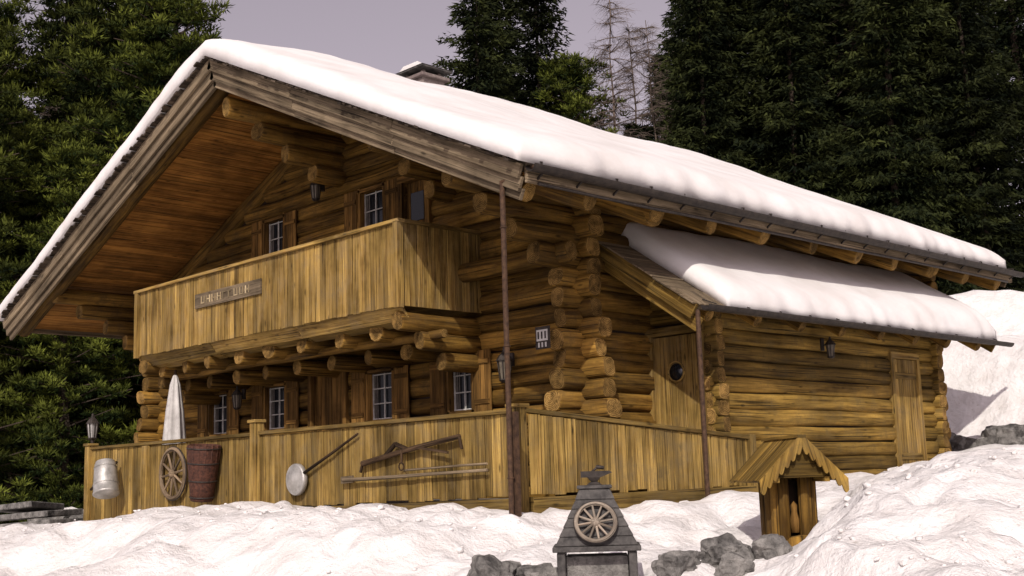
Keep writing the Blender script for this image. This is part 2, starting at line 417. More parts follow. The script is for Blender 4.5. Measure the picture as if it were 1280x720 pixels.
bg.build("barge_boards",[M_barge],house,bevel=.006)
se=MB()
for xe in (XR+.05,XL-.05):
    s=1 if xe>RX else -1; x=0;tot=abs(xe-RX)
    while x<tot-.1:
        w=R(.06,.12); slope_box(se,RX+s*x,RX+s*min(tot,x+w-.014),YF-.08-R(0,.07),YF+.25,.045+R(-.015,.02),.026); x+=w
y=YF
while y<YB:
    w=R(.1,.16)
    for xx,s in ((XR,1),(XL,-1)):
        a=xx-s*.25;b=xx+s*(.09+R(0,.03))
        if s>0: slope_box(se,a,b,y,y+w-.01,.047+R(0,.01),.022)
        else: slope_box(se,b,a,y,y+w-.01,.047+R(0,.01),.022)
    y+=w
se.build("shingle_edge",[M_shingle],house)
ra=MB()
for xe in (XR-.15,XL+.2):
    for y,dz,rr in ((YF+.28,-.29,.125),(-.02,-.27,.16)):
        ra.log((RX,y,rz(RX)+dz),(xe,y,rz(xe)+dz),rr,sq=2.2,jit=.03)
y=-1.25
while y<9.6:
    ra.log((-.9,y,rz(-.9)-.25),(XR-.10+R(-.04,.04),y,rz(XR-.10)-.25),.14*R(.9,1.08),sq=2.2,jit=.04)
    if y>0 : ra.log((WL+.8,y,rz(WL+.8)-.25),(XL+.15,y,rz(XL+.15)-.25),.14,sq=2.2,jit=.03)
    y+=1.18
ra.build("rafters",[M_log,M_end],house)
gu=MB()
def gutter(mb,x,z,y0,y1,rr=.075):
    ns=10;pts=[]
    for rad in (rr,rr-.008):
        for i in range(ns+1):
            an=math.pi+math.pi*i/ns
            pts.append((math.cos(an)*rad,math.sin(an)*rad))
    prof=pts[:ns+1]+pts[ns+1:][::-1]
    mb.poly([(x+p[0],y0,z+p[1]) for p in prof],(0,y1-y0,0),var=.5)
gutter(gu,XR+.13,rz(XR)-.02,YF+.02,YB+.15)
y=YF+.2
while y<YB:
    gu.beam((XR-.1,y,rz(XR)+.075),(XR+.14,y,rz(XR)+.03),.02,.012); gu.beam((XR+.13,y,rz(XR)+.03),(XR+.13,y,rz(XR)-.11),.018,.012,up=(1,0,0))
    gu.beam((XR+.12,y+.02,rz(XR)-.08),(XR+.02,y+.02,rz(XR)-.15),.02,.02)
    y+=.62
gu.log((XR+.13,YB+.1,rz(XR)-.06),(XR+.22,YB+.35,rz(XR)-.02),.04,n=8,jit=0)
gu.log((XR+.06,YF+.2,rz(XR)-.20),(XR+.06,YB-.3,rz(XR)-.20),.02,n=6,jit=.02)
gu.build("gutter",[M_metal,M_metal],house)
dp=MB()
px,py=1.16,-2.42
dp.log((px,py,-.75),(px,py,3.42),.03,n=10,jit=.01,sq=2); dp.log((px,py,3.40),(XR+.10,YF+.12,3.52),.03,n=10,jit=0)
for zz in (.2,1.6,2.9): dp.torus((px,py,zz),(0,0,1),.034,.008,n=14,k=5)
dp.box((px+.01,py+.07,.15),(.04,0,0),(0,.025,0),(0,0,.75))
dp.log((1.62,.36,-.6),(1.62,.36,2.15),.03,n=10,jit=.01); dp.build("drainpipes",[M_rust,M_rust],house)

def snow_sheet(name,x0,x1,y0,y1,zf,Tf,nx,ny,parent,Rad=.35,seed=0,jag=.12,base=.3):
    vs=[]
    for j in range(ny+1):
        for i in range(nx+1):
            u=i/nx;v=j/ny
            x=x0+(x1-x0)*u;y=y0+(y1-y0)*v
            ex=jag*noise.noise(V((y*.9,seed,1)))+jag*.5*noise.noise(V((y*3,seed,5)));ey=jag*noise.noise(V((x*.9,seed,3)))*.6+jag*.35*noise.noise(V((x*3.5,seed,6)))
            dx0=x-x0;dx1=x1-x;dy0=y-y0;dy1=y1-y
            if u>.5:x+=ex*max(0,1-dx1/.8)
            else:x+=ex*max(0,1-dx0/.8)
            if v>.5:y+=ey*max(0,1-dy1/.8)
            else:y+=ey*.4*max(0,1-dy0/.8)
            e=1
            for d in (dx0,dx1,dy0,dy1):
                q=min(1,d/Rad); e*=math.sqrt(max(0,1-(1-q)**2.2))
            T=Tf(x,y)*(1+.26*noise.noise(V((x*.4,y*.4,seed)))+.05*noise.noise(V((x*1.6,y*1.6,seed)))+.012*noise.noise(V((x*4,y*4,seed))))
            vs.append((x,y,zf(x)+.05+T*(base+(1-base)*e)))
    nb=len(vs)
    for j in range(ny+1):
        for i in range(nx+1):
            p=vs[j*(nx+1)+i]
            vs.append((p[0],p[1],zf(p[0])+.052))
    W=nx+1;fs=[]
    for j in range(ny):
        for i in range(nx):
            a=j*W+i; fs.append((a,a+1,a+W+1,a+W)); b=nb+a; fs.append((b,b+W,b+W+1,b+1))
    for i in range(nx):
        a=i;fs.append((a,nb+a,nb+a+1,a+1)); a=ny*W+i; fs.append((a,a+1,nb+a+1,nb+a))
    for j in range(ny):
        a=j*W;fs.append((a,a+W,nb+a+W,nb+a)); a=j*W+nx; fs.append((a,nb+a,nb+a+W,a+W))
    me=bpy.data.meshes.new(name);me.from_pydata(vs,[],fs);me.polygons.foreach_set('use_smooth',[True]*len(fs));me.materials.append(M_rsnow)
    ob=bpy.data.objects.new(name,me);scene.collection.objects.link(ob);ob.parent=parent;ob.location=-parent.location
    return ob
def Tmain(x,y):
    if x>RX: T=.55-.20*(x-RX)/(XR-RX)
    else: T=.56-.08*(RX-x)/(RX-XL)
    if abs(x-RX)<.6: T-=.14*(1-abs(x-RX)/.6)
    if y<-1.0:
        q=max(0,min(1,(y-YF)/1.4)); T*=.74+.26*q
    return T
snow_sheet("roof_snow",XL-.08,XR+.12,YF-.14,YB-.5,rz,Tmain,210,190,house,Rad=.32,seed=3,base=.55,jag=.09)
ch=MB()
cx_,cy_=-5.75,2.3
ch.box((cx_,cy_,6.75),(.30,0,0),(0,.26,0),(0,0,.62)); ch.box((cx_,cy_,7.40),(.37,0,0),(0,.33,0),(0,0,.035))
for sx in(-1,1):
    for sy in(-1,1): ch.box((cx_+sx*.22,cy_+sy*.18,7.48),(.04,0,0),(0,.04,0),(0,0,.045))
ch.poly([(cx_-.4,cy_-.35,7.527),(cx_+.4,cy_-.35,7.527),(cx_+.4,cy_+.35,7.527),(cx_-.4,cy_+.35,7.527)],(0,0,.04),m=1)
ch.poly([(cx_-.35,cy_-.3,7.57),(cx_+.35,cy_-.3,7.57),(cx_+.2,cy_-.3,7.66),(cx_-.2,cy_-.3,7.66)],(0,.6,0),m=2)
ch.build("chimney",[M_brick,M_slate,M_rsnow],house,bevel=.012)

# ---- balcony
ba=MB()
bx0,bx1,by,bz0,bz1=-9.0,-1.74,-1.55,2.47,3.58
x=bx0
while x<bx1-.01:
    w=min(R(.115,.15),bx1-x)
    ba.box((x+w/2,by+R(-.006,.006),(bz0+bz1)/2+R(-.01,.004)),(w/2-.005,0,0),(0,.013,0),(0,0,(bz1-bz0)/2)); x+=w
for xx in (bx0,bx1):
    y=by+.03
    while y<-.16:
        w=R(.115,.15); ba.box((xx+R(-.006,.006),y+w/2,(bz0+bz1)/2),(.013,0,0),(0,w/2-.005,0),(0,0,(bz1-bz0)/2)); y+=w
ba.box(((bx0+bx1)/2,by,bz1+.02),((bx1-bx0)/2+.06,0,0),(0,.065,0),(0,0,.025))
for xx in(bx0,bx1): ba.box((xx,(by-.1)/2+.02,bz1+.021),(.065,0,0),(0,(-by-.1)/2-.03,0),(0,0,.024))
for xx in(bx0+.03,bx1-.0): ba.box((xx,by-.015,(bz0+bz1)/2-.01),(.05,0,0),(0,.05,0),(0,0,(bz1-bz0)/2+.02))
ba.box(((bx0+bx1)/2,by+.05,3.35),((bx1-bx0)/2-.05,0,0),(0,.03,0),(0,0,.05))
ba.box(((bx0+bx1)/2,by+.05,2.62),((bx1-bx0)/2-.05,0,0),(0,.03,0),(0,0,.05))
y=by+.06
while y<-.18:
    ba.box(((bx0+bx1)/2,y+.07,2.52),((bx1-bx0)/2-.03,0,0),(0,.066,0),(0,0,.02)); y+=.14
for q in range(3):
    xa=bx0+(bx1-bx0)*q/3+.004;xb=bx0+(bx1-bx0)*(q+1)/3-.004
    ba.beam((xa,by+.09,2.40),(xb,by+.09,2.40),.03,.24,up=(0,-.75,1))
    ba.beam((xa+.02,by+.26,2.30),(xb-.02,by+.26,2.30),.03,.22,up=(0,-1,.35))
ba.build("balcony",[M_board],house,bevel=.004)
bj=MB()
x=bx0+.35
while x<bx1:
    bj.log((x,-1.30+R(-.08,.05),2.23),(x,.1,2.23),.14,.13,sq=2.3,n=12,jit=.05)
    bj.log((x,-.80+R(-.05,.05),1.98),(x,.1,1.98),.12,sq=2.3,n=12,jit=.05)
    x+=.86+R(-.05,.05)
bj.log((bx0-.15,-1.0,2.12),(bx1+.25,-1.0,2.12),.06,sq=3)
for zz,yy in ((2.42,-1.5),(2.17,-1.15),(1.92,-.75)):
    bj.log((bx1-.12,yy,zz-.13),(bx1-.12,.1,zz-.13),.13,sq=2.4,jit=.06); bj.log((bx0+.12,yy,zz-.13),(bx0+.12,.1,zz-.13),.13,sq=2.4,jit=.06)
bj.log((bx1-.3,-.42,3.0),(.3,-.42,3.0),.13,sq=2.4)
bj.build("balcony_joists",[M_log,M_end],house)
sg=MB()
sx0,sx1=-6.95,-5.0
sg.box(((sx0+sx1)/2,by-.04,3.17),((sx1-sx0)/2,0,0),(0,.014,0),(0,0,.115))
x=sx0+.22
random.seed(11)
while x<sx1-.25:
    h=.06
    t_=random.choice([0,1,2,3])
    sg.box((x,by-.058,3.17),(.011,0,0),(0,.006,0),(0,0,h),m=1)
    if t_ in(0,2): sg.box((x+.045,by-.058,3.17+h-.012),(.033,0,0),(0,.006,0),(0,0,.010),m=1)
    if t_ in(0,1): sg.box((x+.045,by-.058,3.17),(.033,0,0),(0,.006,0),(0,0,.010),m=1)
    if t_ in(1,3): sg.box((x+.09,by-.058,3.17),(.010,0,0),(0,.006,0),(0,0,h),m=1)
    if t_ in(0,3): sg.box((x+.045,by-.058,3.17-h+.012),(.033,0,0),(0,.006,0),(0,0,.010),m=1)
    x+=.165
M_let=wood("sign_letters",(.50,.40,.24),(.32,.23,.12))
sg.build("balcony_name_board",[M_barge,M_let],house)

# ---- annex
an=MB()
AX,AY0,AY1=1.0,1.4,7.35
z=-.25;adoor=(5.95,6.68)
while z<2.35:
    segs=[(AY0-.1,AY1+.18)]
    if z<1.8: segs=[(AY0-.1-R(0,.05),adoor[0]-.06),(adoor[1]+.06,AY1+.12+R(0,.08))]
    for a,b in segs:
        an.log((AX+R(-.014,.014),a,z+.1),(AX+R(-.014,.014),b,z+.1),.105*R(.92,1.05),sq=5,jit=.038,n=16)
    fs_=[(-.0,AX+.16+R(0,.05))]
    if z<1.9: fs_=[(.93,AX+.16+R(0,.05))]
    for a,b in fs_: an.log((a,AY0,z+.2),(b,AY0,z+.2),.106,sq=5,jit=.02,n=16)
    an.log((.0,AY1,z+.2),(AX+.2,AY1,z+.2),.106,sq=5,jit=.02,n=16)
    z+=.212
for zz in (2.5,2.7,2.9):
    an.log((.0,AY0,zz),(AX-(zz-2.4)*1.45,AY0,zz),.108,sq=5,n=16)
an.build("annex_walls",[M_annex,M_end],house)
ac=MB(); ac.box((AX,(AY0+AY1)/2,1.0),(.03,0,0),(0,(AY1-AY0)/2,0),(0,0,1.3)); ac.box((.5,AY0+.02,1.2),(.5,0,0),(0,.03,0),(0,0,1.5)); ac.build("annex_core",[M_core],house)
ad=MB()
for i in range(6): ad.box((.14+.13*(i+.5),AY0-.1,1.0),(.062,0,0),(0,.02,0),(0,0,1.0))
for xx in(.09,.95): ad.box((xx,AY0-.1,1.02),(.045,0,0),(0,.06,0),(0,0,1.05))
ad.box((.52,AY0-.1,2.07),(.5,0,0),(0,.062,0),(0,0,.055))
ad.torus((.53,AY0-.13,1.52),(0,1,0),.13,.018,m=0); ad.lathe((.53,AY0-.126,1.52),(0,-1,0),[(0.001,0),(.13,.001),(.0001,.003)],m=1)
for i in range(5):
    w=(adoor[1]-adoor[0])/5; ad.box((AX+.09,adoor[0]+w*(i+.5),.98),(.018,0,0),(0,w/2-.003,0),(0,0,.88))
for zz in (.35,1.6): ad.box((AX+.115,(adoor[0]+adoor[1])/2,zz),(.012,0,0),(0,.33,0),(0,0,.05))
for yy in(adoor[0]-.04,adoor[1]+.04): ad.box((AX+.09,yy,1.0),(.05,0,0),(0,.045,0),(0,0,.95))
ad.box((AX+.09,(adoor[0]+adoor[1])/2,1.92),(.052,0,0),(0,.44,0),(0,0,.05))
ad.build("annex_doors",[M_board,M_glass],house,bevel=.004)
AM=.67
def az(x): return 2.22+(1.6-x)*AM
ar=MB()
def aslab(mb,xa,xb,y0,y1,zo,th,m=0,var=None):
    pa=V((xa,(y0+y1)/2,az(xa)+zo));pb=V((xb,(y0+y1)/2,az(xb)+zo));d=pb-pa;nn=V((0,1,0)).cross(d).normalized()
    if nn.z<0:nn=-nn
    mb.box((pa+pb)/2-nn*th/2,d/2,(0,(y1-y0)/2,0),nn*th/2,m,var)
aslab(ar,.0,1.62,.34,8.5,0,.06)
for yo,zo,h in((.32,.03,.2),(.40,-.14,.18),(8.5,.03,.2)): aslab(ar,.0,1.66,yo-.025,yo+.025,zo,h,m=1)
x=0
while x<1.6:
    w=R(.09,.14); aslab(ar,x,x+w-.008,.22,.95+R(-.05,.05),.045+R(-.005,.01),.02); x+=w
y=.3
while y<8.5:
    w=R(.1,.15); aslab(ar,1.35,1.70+R(0,.04),y,y+w-.01,.05+R(0,.01),.02); y+=w
ar.build("annex_roof",[M_barge,M_annex],house,bevel=.004)
ag=MB()
for y in np.arange(.75,8.4,1.05): ag.log((.0,y,az(0)-.17),(1.5,y,az(1.5)-.17),.085,sq=2.3)
ag.log((AX,.5,2.42),(AX,8.3,2.42),.12,sq=3); ag.build("annex_rafters",[M_log,M_end],house)
agg=MB(); gutter(agg,1.78,az(1.66)+.01,.3,8.75,.065)
for y in np.arange(.5,8.6,.7): agg.beam((1.6,y,az(1.6)+.07),(1.8,y,az(1.66)+.03),.02,.012)
agg.build("annex_gutter",[M_metal,M_metal],house)
snow_sheet("annex_snow",.02,1.76,.85,8.35,az,lambda x,y:.37,50,140,house,Rad=.28,seed=9,jag=.10,base=.45)

fd=MB()
fd.box((-5.5,.05,-.55),(5.6,0,0),(0,.1,0),(0,0,.3)); fd.box((.0,4.6,-.5),(.12,0,0),(0,4.6,0),(0,0,.35))
fd.box((1.0,4.4,-.35),(.12,0,0),(0,3.0,0),(0,0,.25))
fd.box((-4.6,-.95,-.22),(5.35,0,0),(0,.86,0),(0,0,.16)); fd.poly([(0.2,-1.8,-.38),(.72,-1.8,-.38),(1.5,1.3,-.38),(.2,1.3,-.38)],(0,0,.32))
fd.build("foundation",[M_rock],house)

def lantern(loc,name="wall_lantern",facing=(0,-1,0),s=1.0,post=False):
    l=MB();o=V(loc);f=V(facing)
    if not post:
        l.log(o-f*.12,o,.012*s,n=6,jit=0); l.log(o-f*.13-V((0,0,.08)),o-f*.13+V((0,0,.1)),.03*s,n=8,jit=0)
    else:
        l.log(o-V((0,0,.42)),o-V((0,0,.18)),.02*s,n=8,jit=0)
    zt=o
    l.lathe(zt+V((0,0,-.20*s)),(0,0,1),[(.03*s,0),(.055*s,.02*s),(.055*s,.03*s)],n=6,sm=False)
    l.lathe(zt+V((0,0,-.17*s)),(0,0,1),[(.045*s,0),(.065*s,.16*s)],n=6,m=1,sm=False)
    l.lathe(zt+V((0,0,-.01*s)),(0,0,1),[(.085*s,0),(.05*s,.05*s),(.02*s,.08*s),(.012*s,.12*s)],n=6,sm=False)
    for j in range(6):
        a=j*math.pi/3; l.log(zt+V((.045*s*math.cos(a),.045*s*math.sin(a),-.17*s)),zt+V((.066*s*math.cos(a),.066*s*math.sin(a),0)),.006*s,n=5,jit=0)
    return l.build(name,[M_metal,M_tin if post else M_lant],None,origin=o)
lantern((-5.25,-.42,4.95),s=1.3); lantern((-1.05,-.35,1.75),s=1.5); lantern((-7.6,-.42,1.75),s=1.3)
lantern((1.3,3.85,1.95),facing=(1,0,0),s=1.0)
lp=lantern((-9.98,-1.87,1.38),name="post_lantern",post=True,s=1.5)
pl=MB(); pl.box((-.02,-.66,1.92),(.12,0,0),(0,.01,0),(0,0,.14),m=0); pl.box((-.02,-.673,1.95),(.095,0,0),(0,.004,0),(0,0,.07),m=1)
for i in range(3): pl.box((-.08+.06*i,-.679,1.95),(.012,0,0),(0,.003,0),(0,0,.045),m=0)
for i in range(3): pl.box((-.08+.06*i,-.674,1.83),(.012,0,0),(0,.003,0),(0,0,.03),m=1)
pl.build("house_number_plaque",[M_metal,M_cloth],None,origin=(-.02,-.66,1.92))

# ------------------------------------------------------------------ terrace fence
fence=empty("terrace_fence",(-4.6,-1.87,0))
fb=MB()
def board_run(mb,p0,p1,zb0,zb1,zt0,zt1,nrm):
    p0=V(p0);p1=V(p1);L=(p1-p0).length;d=(p1-p0).normalized();nrm=V(nrm);s=0
    while s<L-.02:
        w=min(R(.11,.16),L-s);m_=s+w/2;q=m_/L
        c=p0+d*m_;b=zb0+(zb1-zb0)*q+R(-.018,.018);t_=zt0+(zt1-zt0)*q;k_=R(-.007,.007)
        mb.box((c.x+nrm.x*k_,c.y+nrm.y*k_,(b+t_)/2),d*(w/2-R(.003,.007)),nrm*.013,V((0,0,(t_-b)/2))+d*R(-.004,.004)); s+=w
FY=-1.87
board_run(fb,(-9.95,FY,0),(-4.72,FY,0),-.33,-.12,.90,.90,(0,1,0))
board_run(fb,(-4.56,FY,0),(.68,FY,0),-.12,.0,.90,.92,(0,1,0))
E=(1.6,1.3)
sd=V((E[0]-.74,E[1]-FY,0)).normalized();sn=V((sd.y,-sd.x,0))
board_run(fb,(.80,FY+.09,0),(E[0],E[1],0),.0,.02,.91,.58,sn)
fb.build("boards",[M_fence],fence,bevel=.003)
fr=MB()
fr.box((-7.33,FY,.935),(2.68,0,0),(0,.06,0),(0,0,.025)); fr.box((-1.9,FY,.945),(2.64,0,0),(0,.06,0),(0,0,.025))
fr.beam((.76,FY+.05,.95),(E[0],E[1],.61),.12,.05)
for z_ in(.08,.7):
    fr.box((-7.33,FY+.05,z_),(2.6,0,0),(0,.03,0),(0,0,.045)); fr.box((-1.9,FY+.05,z_),(2.6,0,0),(0,.03,0),(0,0,.045))
fr.beam((-9.95,FY-.03,-.42),(-4.72,FY-.03,-.21),.09,.16,var=.05); fr.beam((-4.56,FY-.03,-.20),(.66,FY-.03,-.10),.09,.15,var=.0)
fr.beam((.80,FY+.10,-.12),(E[0]+.03,E[1],-.08),.10,.2,var=.05)
for x_,zt in((-10.0,.98),(-7.9,.90),(-4.64,1.10),(.74,1.0)):
    fr.box((x_,FY-.015,(zt-.65)/2),(.075,0,0),(0,.075,0),(0,0,(zt+.65)/2))
for x_ in(-10.0,-4.64,.74): fr.box((x_,FY-.015,1.0 if x_!=-4.64 else 1.12),(.1,0,0),(0,.1,0),(0,0,.022))
fr.box((E[0],E[1],.1),(.06,0,0),(0,.06,0),(0,0,.55))
fr.box((-10.0,-.9,.935),(.06,0,0),(0,.9,0),(0,0,.025))
fr.build("rails_and_posts",[M_fence],fence,bevel=.006)
fl=MB(); board_run(fl,(-10.0,FY+.1,0),(-10.0,-.1,0),-.35,-.35,.9,.9,(1,0,0)); fl.build("side_boards",[M_fence],fence)

fy=FY-.03
def wheel(name,c,ax,Rr,mat,spokes=10,rim=.03,s=1):
    w=MB();c=V(c);ax=V(ax).normalized();u=V((0,0,1));a=ax.cross(u).normalized();b=ax.cross(a)
    w.torus(c,ax,Rr,rim,n=36,k=8); w.torus(c,ax,Rr+rim*.9,rim*.35,n=36,k=6,m=1)
    w.lathe(c-ax*.06*s,ax,[(.0001,0),(.045*s,.0),(.07*s,.03*s),(.075*s,.06*s),(.06*s,.10*s),(.035*s,.12*s),(.0001,.12*s)],n=14)
    for i in range(spokes):
        t_=6.28318*i/spokes+.15;d=a*math.cos(t_)+b*math.sin(t_)
        w.log(c+d*.05*s,c+d*(Rr-.005),.022*s,.016*s,n=8,jit=0)
    return w.build(name,[mat,M_metal],None,origin=c)
M_wheel=wood("wheel_wood",(.34,.25,.16),(.15,.10,.06))
wheel("wagon_wheel",(-6.93,fy-.06,.43),(0,-1,0),.38,M_wheel,10,.036)
mc=MB();ax=V((.36,-.12,-.93)).normalized()
o=V((-8.85,fy-.26,.68))
mc.lathe(o,ax,[(.001,0),(.13,.0),(.155,.012),(.155,.03),(.17,.05),(.185,.20),(.20,.40),(.205,.55),(.213,.555),(.213,.58),(.2,.59),(.0001,.59)],n=28)
mc.torus(o+ax*.12,ax,.18,.008,m=0); mc.torus(o+ax*.42,ax,.203,.008)
mc.log(V((-9.72,fy-.08,.22)),V((-8.75,fy-.10,.66)),.024,n=8,m=1,me=1)
mc.build("milk_can",[M_tin,M_dark],None,origin=o)
kb=MB();c=V((-5.76,fy-.20,.42))
kax=V((.12,-.03,1)).normalized()
prof=[(.0001,-.42),(.15,-.42),(.165,-.40),(.19,-.2),(.215,.05),(.235,.28),(.245,.40),(.225,.41),(.2,.3),(.0001,.28)]
kb.lathe(c,kax,prof,n=26)
for h_ in(-.36,-.12,.14,.36): kb.torus(c+kax*h_,kax,.172+(h_+.42)*.095,.012,n=26,k=6,m=1)
for i in range(15):
    a_=6.283*i/15
    p0=c+V((.155*math.cos(a_),.155*math.sin(a_),0))-kax*.41;p1=c+V((.24*math.cos(a_),.24*math.sin(a_),0))+kax*.39
    kb.log(p0,p1,.014,.018,n=6,jit=.004,me=0)
kb.build("wooden_barrel",[M_leather,M_metal],None,origin=c)
wp=MB();c=V((-3.52,fy-.06,.27))
wp.lathe(c+V((0,.05,0)),(0,-1,0),[(.0001,0),(.19,0),(.215,.02),(.215,.07),(.2,.09),(.19,.085),(.12,.115),(.0001,.13)],n=30)
wp.torus(c+V((0,-.03,0)),(0,1,0),.13,.006)
wp.log(c+V((.17,0,.07)),(-2.16,fy-.04,.82),.022,.016,n=8,m=1,me=1)
wp.build("warming_pan",[M_tin,M_dark],None,origin=c)
yk=MB()
yk.log((-2.05,fy-.06,.44),(-.16,fy-.06,.70),.035,.03,n=10,sq=3); yk.log((-.16,fy-.06,.70),(-.12,fy-.06,.55),.02,n=8)
yk.beam((-1.55,fy-.07,.52),(-1.35,fy-.07,.66),.03,.05); yk.beam((-1.35,fy-.07,.66),(-1.1,fy-.07,.58),.03,.05)
yk.log((-2.05,fy-.06,.44),(-2.08,fy-.07,.33),.02,n=8); yk.log((-1.2,fy-.1,.58),(-1.2,fy-.1,.42),.014,n=6); yk.torus((-1.2,fy-.1,.38),(0,1,0),.045,.01)
yk.beam((-.9,fy-.08,.60),(-.35,fy-.08,.52),.025,.03)
yk.build("ox_yoke",[M_dark,M_dark],None,origin=(-1.1,fy,.55))
pk=MB(); pk.log((-2.45,fy-.05,.24),(.30,fy-.05,.30),.026,.018,n=8); pk.log((-1.2,fy-.06,.33),(.30,fy-.06,.36),.014,n=6)
pk.beam((-2.5,fy-.05,.24),(-2.25,fy-.05,.25),.03,.09)
pk.build("hay_rake_pole",[M_barge,M_barge],None,origin=(-1.1,fy,.27))
pa=MB();c=V((-8.3,-1.2,-.1))
pa.log(c,c+V((0,0,2.3)),.022,n=8,m=1,me=1,jit=0)
nn=24;b0=len(pa.v);rings=[(.18,.75),(.155,1.1),(.12,1.6),(.07,2.05),(.03,2.2),(.001,2.23)]
for rr,hh in rings:
    for j in range(nn):
        a_=6.283*j/nn;q=rr*(1+.28*math.cos(a_*6)); pa.v.append(c+V((q*math.cos(a_),q*math.sin(a_),hh)))
for i in range(len(rings)-1):
    for j in range(nn):
        j2=(j+1)%nn;pa.face([b0+i*nn+j,b0+i*nn+j2,b0+(i+1)*nn+j2,b0+(i+1)*nn+j],[(0,0)]*4,.5,0,True)
pa.build("closed_parasol",[M_cloth,M_dark],None,origin=c)

# ------------------------------------------------------------------ garden hearth with wheel (foreground)
fo=empty("garden_hearth",(3.33,-3.51,-.8)); fo_rot=Matrix.Rotation(math.radians(42),3,'Z')
hb=MB();o=V((3.33,-3.51,.05))
def L(x,y,z): return o+fo_rot@V((x,y,z))
def lbox(mb,c,h,m=0): mb.box(L(*c),fo_rot@V((h[0],0,0)),fo_rot@V((0,h[1],0)),V((0,0,h[2])),m)
def frustum(mb,z0,w0,d0,z1,w1,d1,m=0):
    b=len(mb.v)
    for z,w,d in((z0,w0,d0),(z1,w1,d1)):
        for sx,sy in((-1,-1),(1,-1),(1,1),(-1,1)): mb.v.append(L(sx*w,sy*d,z))
    for f in((0,1,5,4),(1,2,6,5),(2,3,7,6),(3,0,4,7),(4,5,6,7),(3,2,1,0)): mb.face([b+i for i in f],[(0,0),(1,0),(1,1),(0,1)],.5,m)
for q in range(5):
    z0=-.43+.076*q; f0=q/5; f1=(q+1)/5
    frustum(hb,z0,.35-.18*f0,.26-.13*f0,z0+.074,.345-.18*f1,.255-.13*f1)
frustum(hb,-.05,.17,.13,.04,.13,.10)
lbox(hb,(0,0,-.455),(.37,.29,.022)); lbox(hb,(0,0,.055),(.15,.12,.015))
for sx in(-1,1):
    for sy in(-1,1): lbox(hb,(sx*.30,sy*.22,-.72),(.035,.035,.24))
lbox(hb,(0,.05,-.74),(.26,.17,.22),1); lbox(hb,(0,0,-.97),(.36,.28,.03))
hb.build("hood",[M_slate,M_rock],fo,bevel=.006)
hh=MB()
frustum(hh,.07,.07,.05,.10,.03,.03); frustum(hh,.10,.03,.03,.14,.06,.04)
hh.poly([L(-.11,-.035,.14),L(.06,-.035,.14),L(.15,-.035,.175),L(.13,-.035,.185),L(-.11,-.035,.185)],fo_rot@V((0,.07,0)))
hh.log(L(-.02,0,.18),L(.05,0,.235),.012,n=6,jit=0); hh.log(L(.02,0,.225),L(.09,0,.215),.018,n=6,jit=0)
hh.build("anvil",[M_metal,M_metal],fo,bevel=.004)
M_wheel2=wood("pale_wheel_wood",(.46,.39,.31),(.26,.20,.15))
wv=wheel("spoked_wheel",L(0,-.245,-.235),fo_rot@V((0,-1,.45)),.165,M_wheel2,12,.019,.55)
wv.parent=fo; wv.location=wv.location-fo.location

# ------------------------------------------------------------------ wayside shrine
sho=V((3.64,-1.04,-.03)); shr=empty("wooden_shrine",(3.64,-1.04,-.6)); rt=Matrix.Rotation(math.radians(52),3,'Z')*1.0
SK=1.12
def S(x,y,z): return sho+rt@V((x*SK,y*SK,z*SK))
def SV(x,y,z): return rt@V((x*SK,y*SK,z*SK))
s1=MB()
s1.log(S(0,0,-.92),S(0,0,-.36),.29,.25,n=18,jit=.06,sq=2.2)
for a0 in range(18):
    a_=6.283*a0/18
    if abs(a_-4.712)<.5: continue
    s1.log(S(.19*math.cos(a_),.19*math.sin(a_),-.4),S(.19*math.cos(a_),.19*math.sin(a_),.14),.056,n=8,jit=.03)
s1.log(S(0,.03,-.36),S(0,.03,.1),.12,n=10,m=2,me=2)
s1.build("trunk_body",[M_log,M_end,M_core],shr)
s2=MB()
for sx in(-1,1):
    for k_ in range(7):
        y0=-.46+.14*k_
        p0=S(0,y0+.068,.47);p1=S(sx*.36,y0+.068,.11+R(-.01,.01));d=(p1-p0);e2=SV(0,.064,0);nn=d.cross(e2).normalized()
        s2.box((p0+p1)/2,d/2,e2,nn*.013)
    pts=[];K=7
    for i in range(K*6+1):
        q=i/(K*6); dip=.045*abs(math.sin(math.pi*q*K)); pts.append((sx*.38*q,-.475,.46-.38*q-.055-dip))
    top=[(sx*.38*q,-.475,.50-.38*q) for q in (1,0)]
    s2.poly([S(*p) for p in pts+top],SV(0,.02,0))
s2.poly([S(-.26,-.40,.14),S(.26,-.40,.14),S(0,-.40,.42)],SV(0,.02,0))
s2.beam(S(0,-.48,.485),S(0,.54,.485),.08,.03)
s2.beam(S(-.22,-.42,.12),S(-.22,.46,.12),.05,.05);s2.beam(S(.22,-.42,.12),S(.22,.46,.12),.05,.05)
s2.build("gable_roof",[M_annex],shr,bevel=.003)
s3=MB(); s3.lathe(S(0,-.16,-.33),(0,0,1),[(.0001,0),(.045,.0),(.05,.12),(.03,.2),(.035,.26),(.0001,.3)],n=10); s3.build("carved_figure",[M_shut],shr)

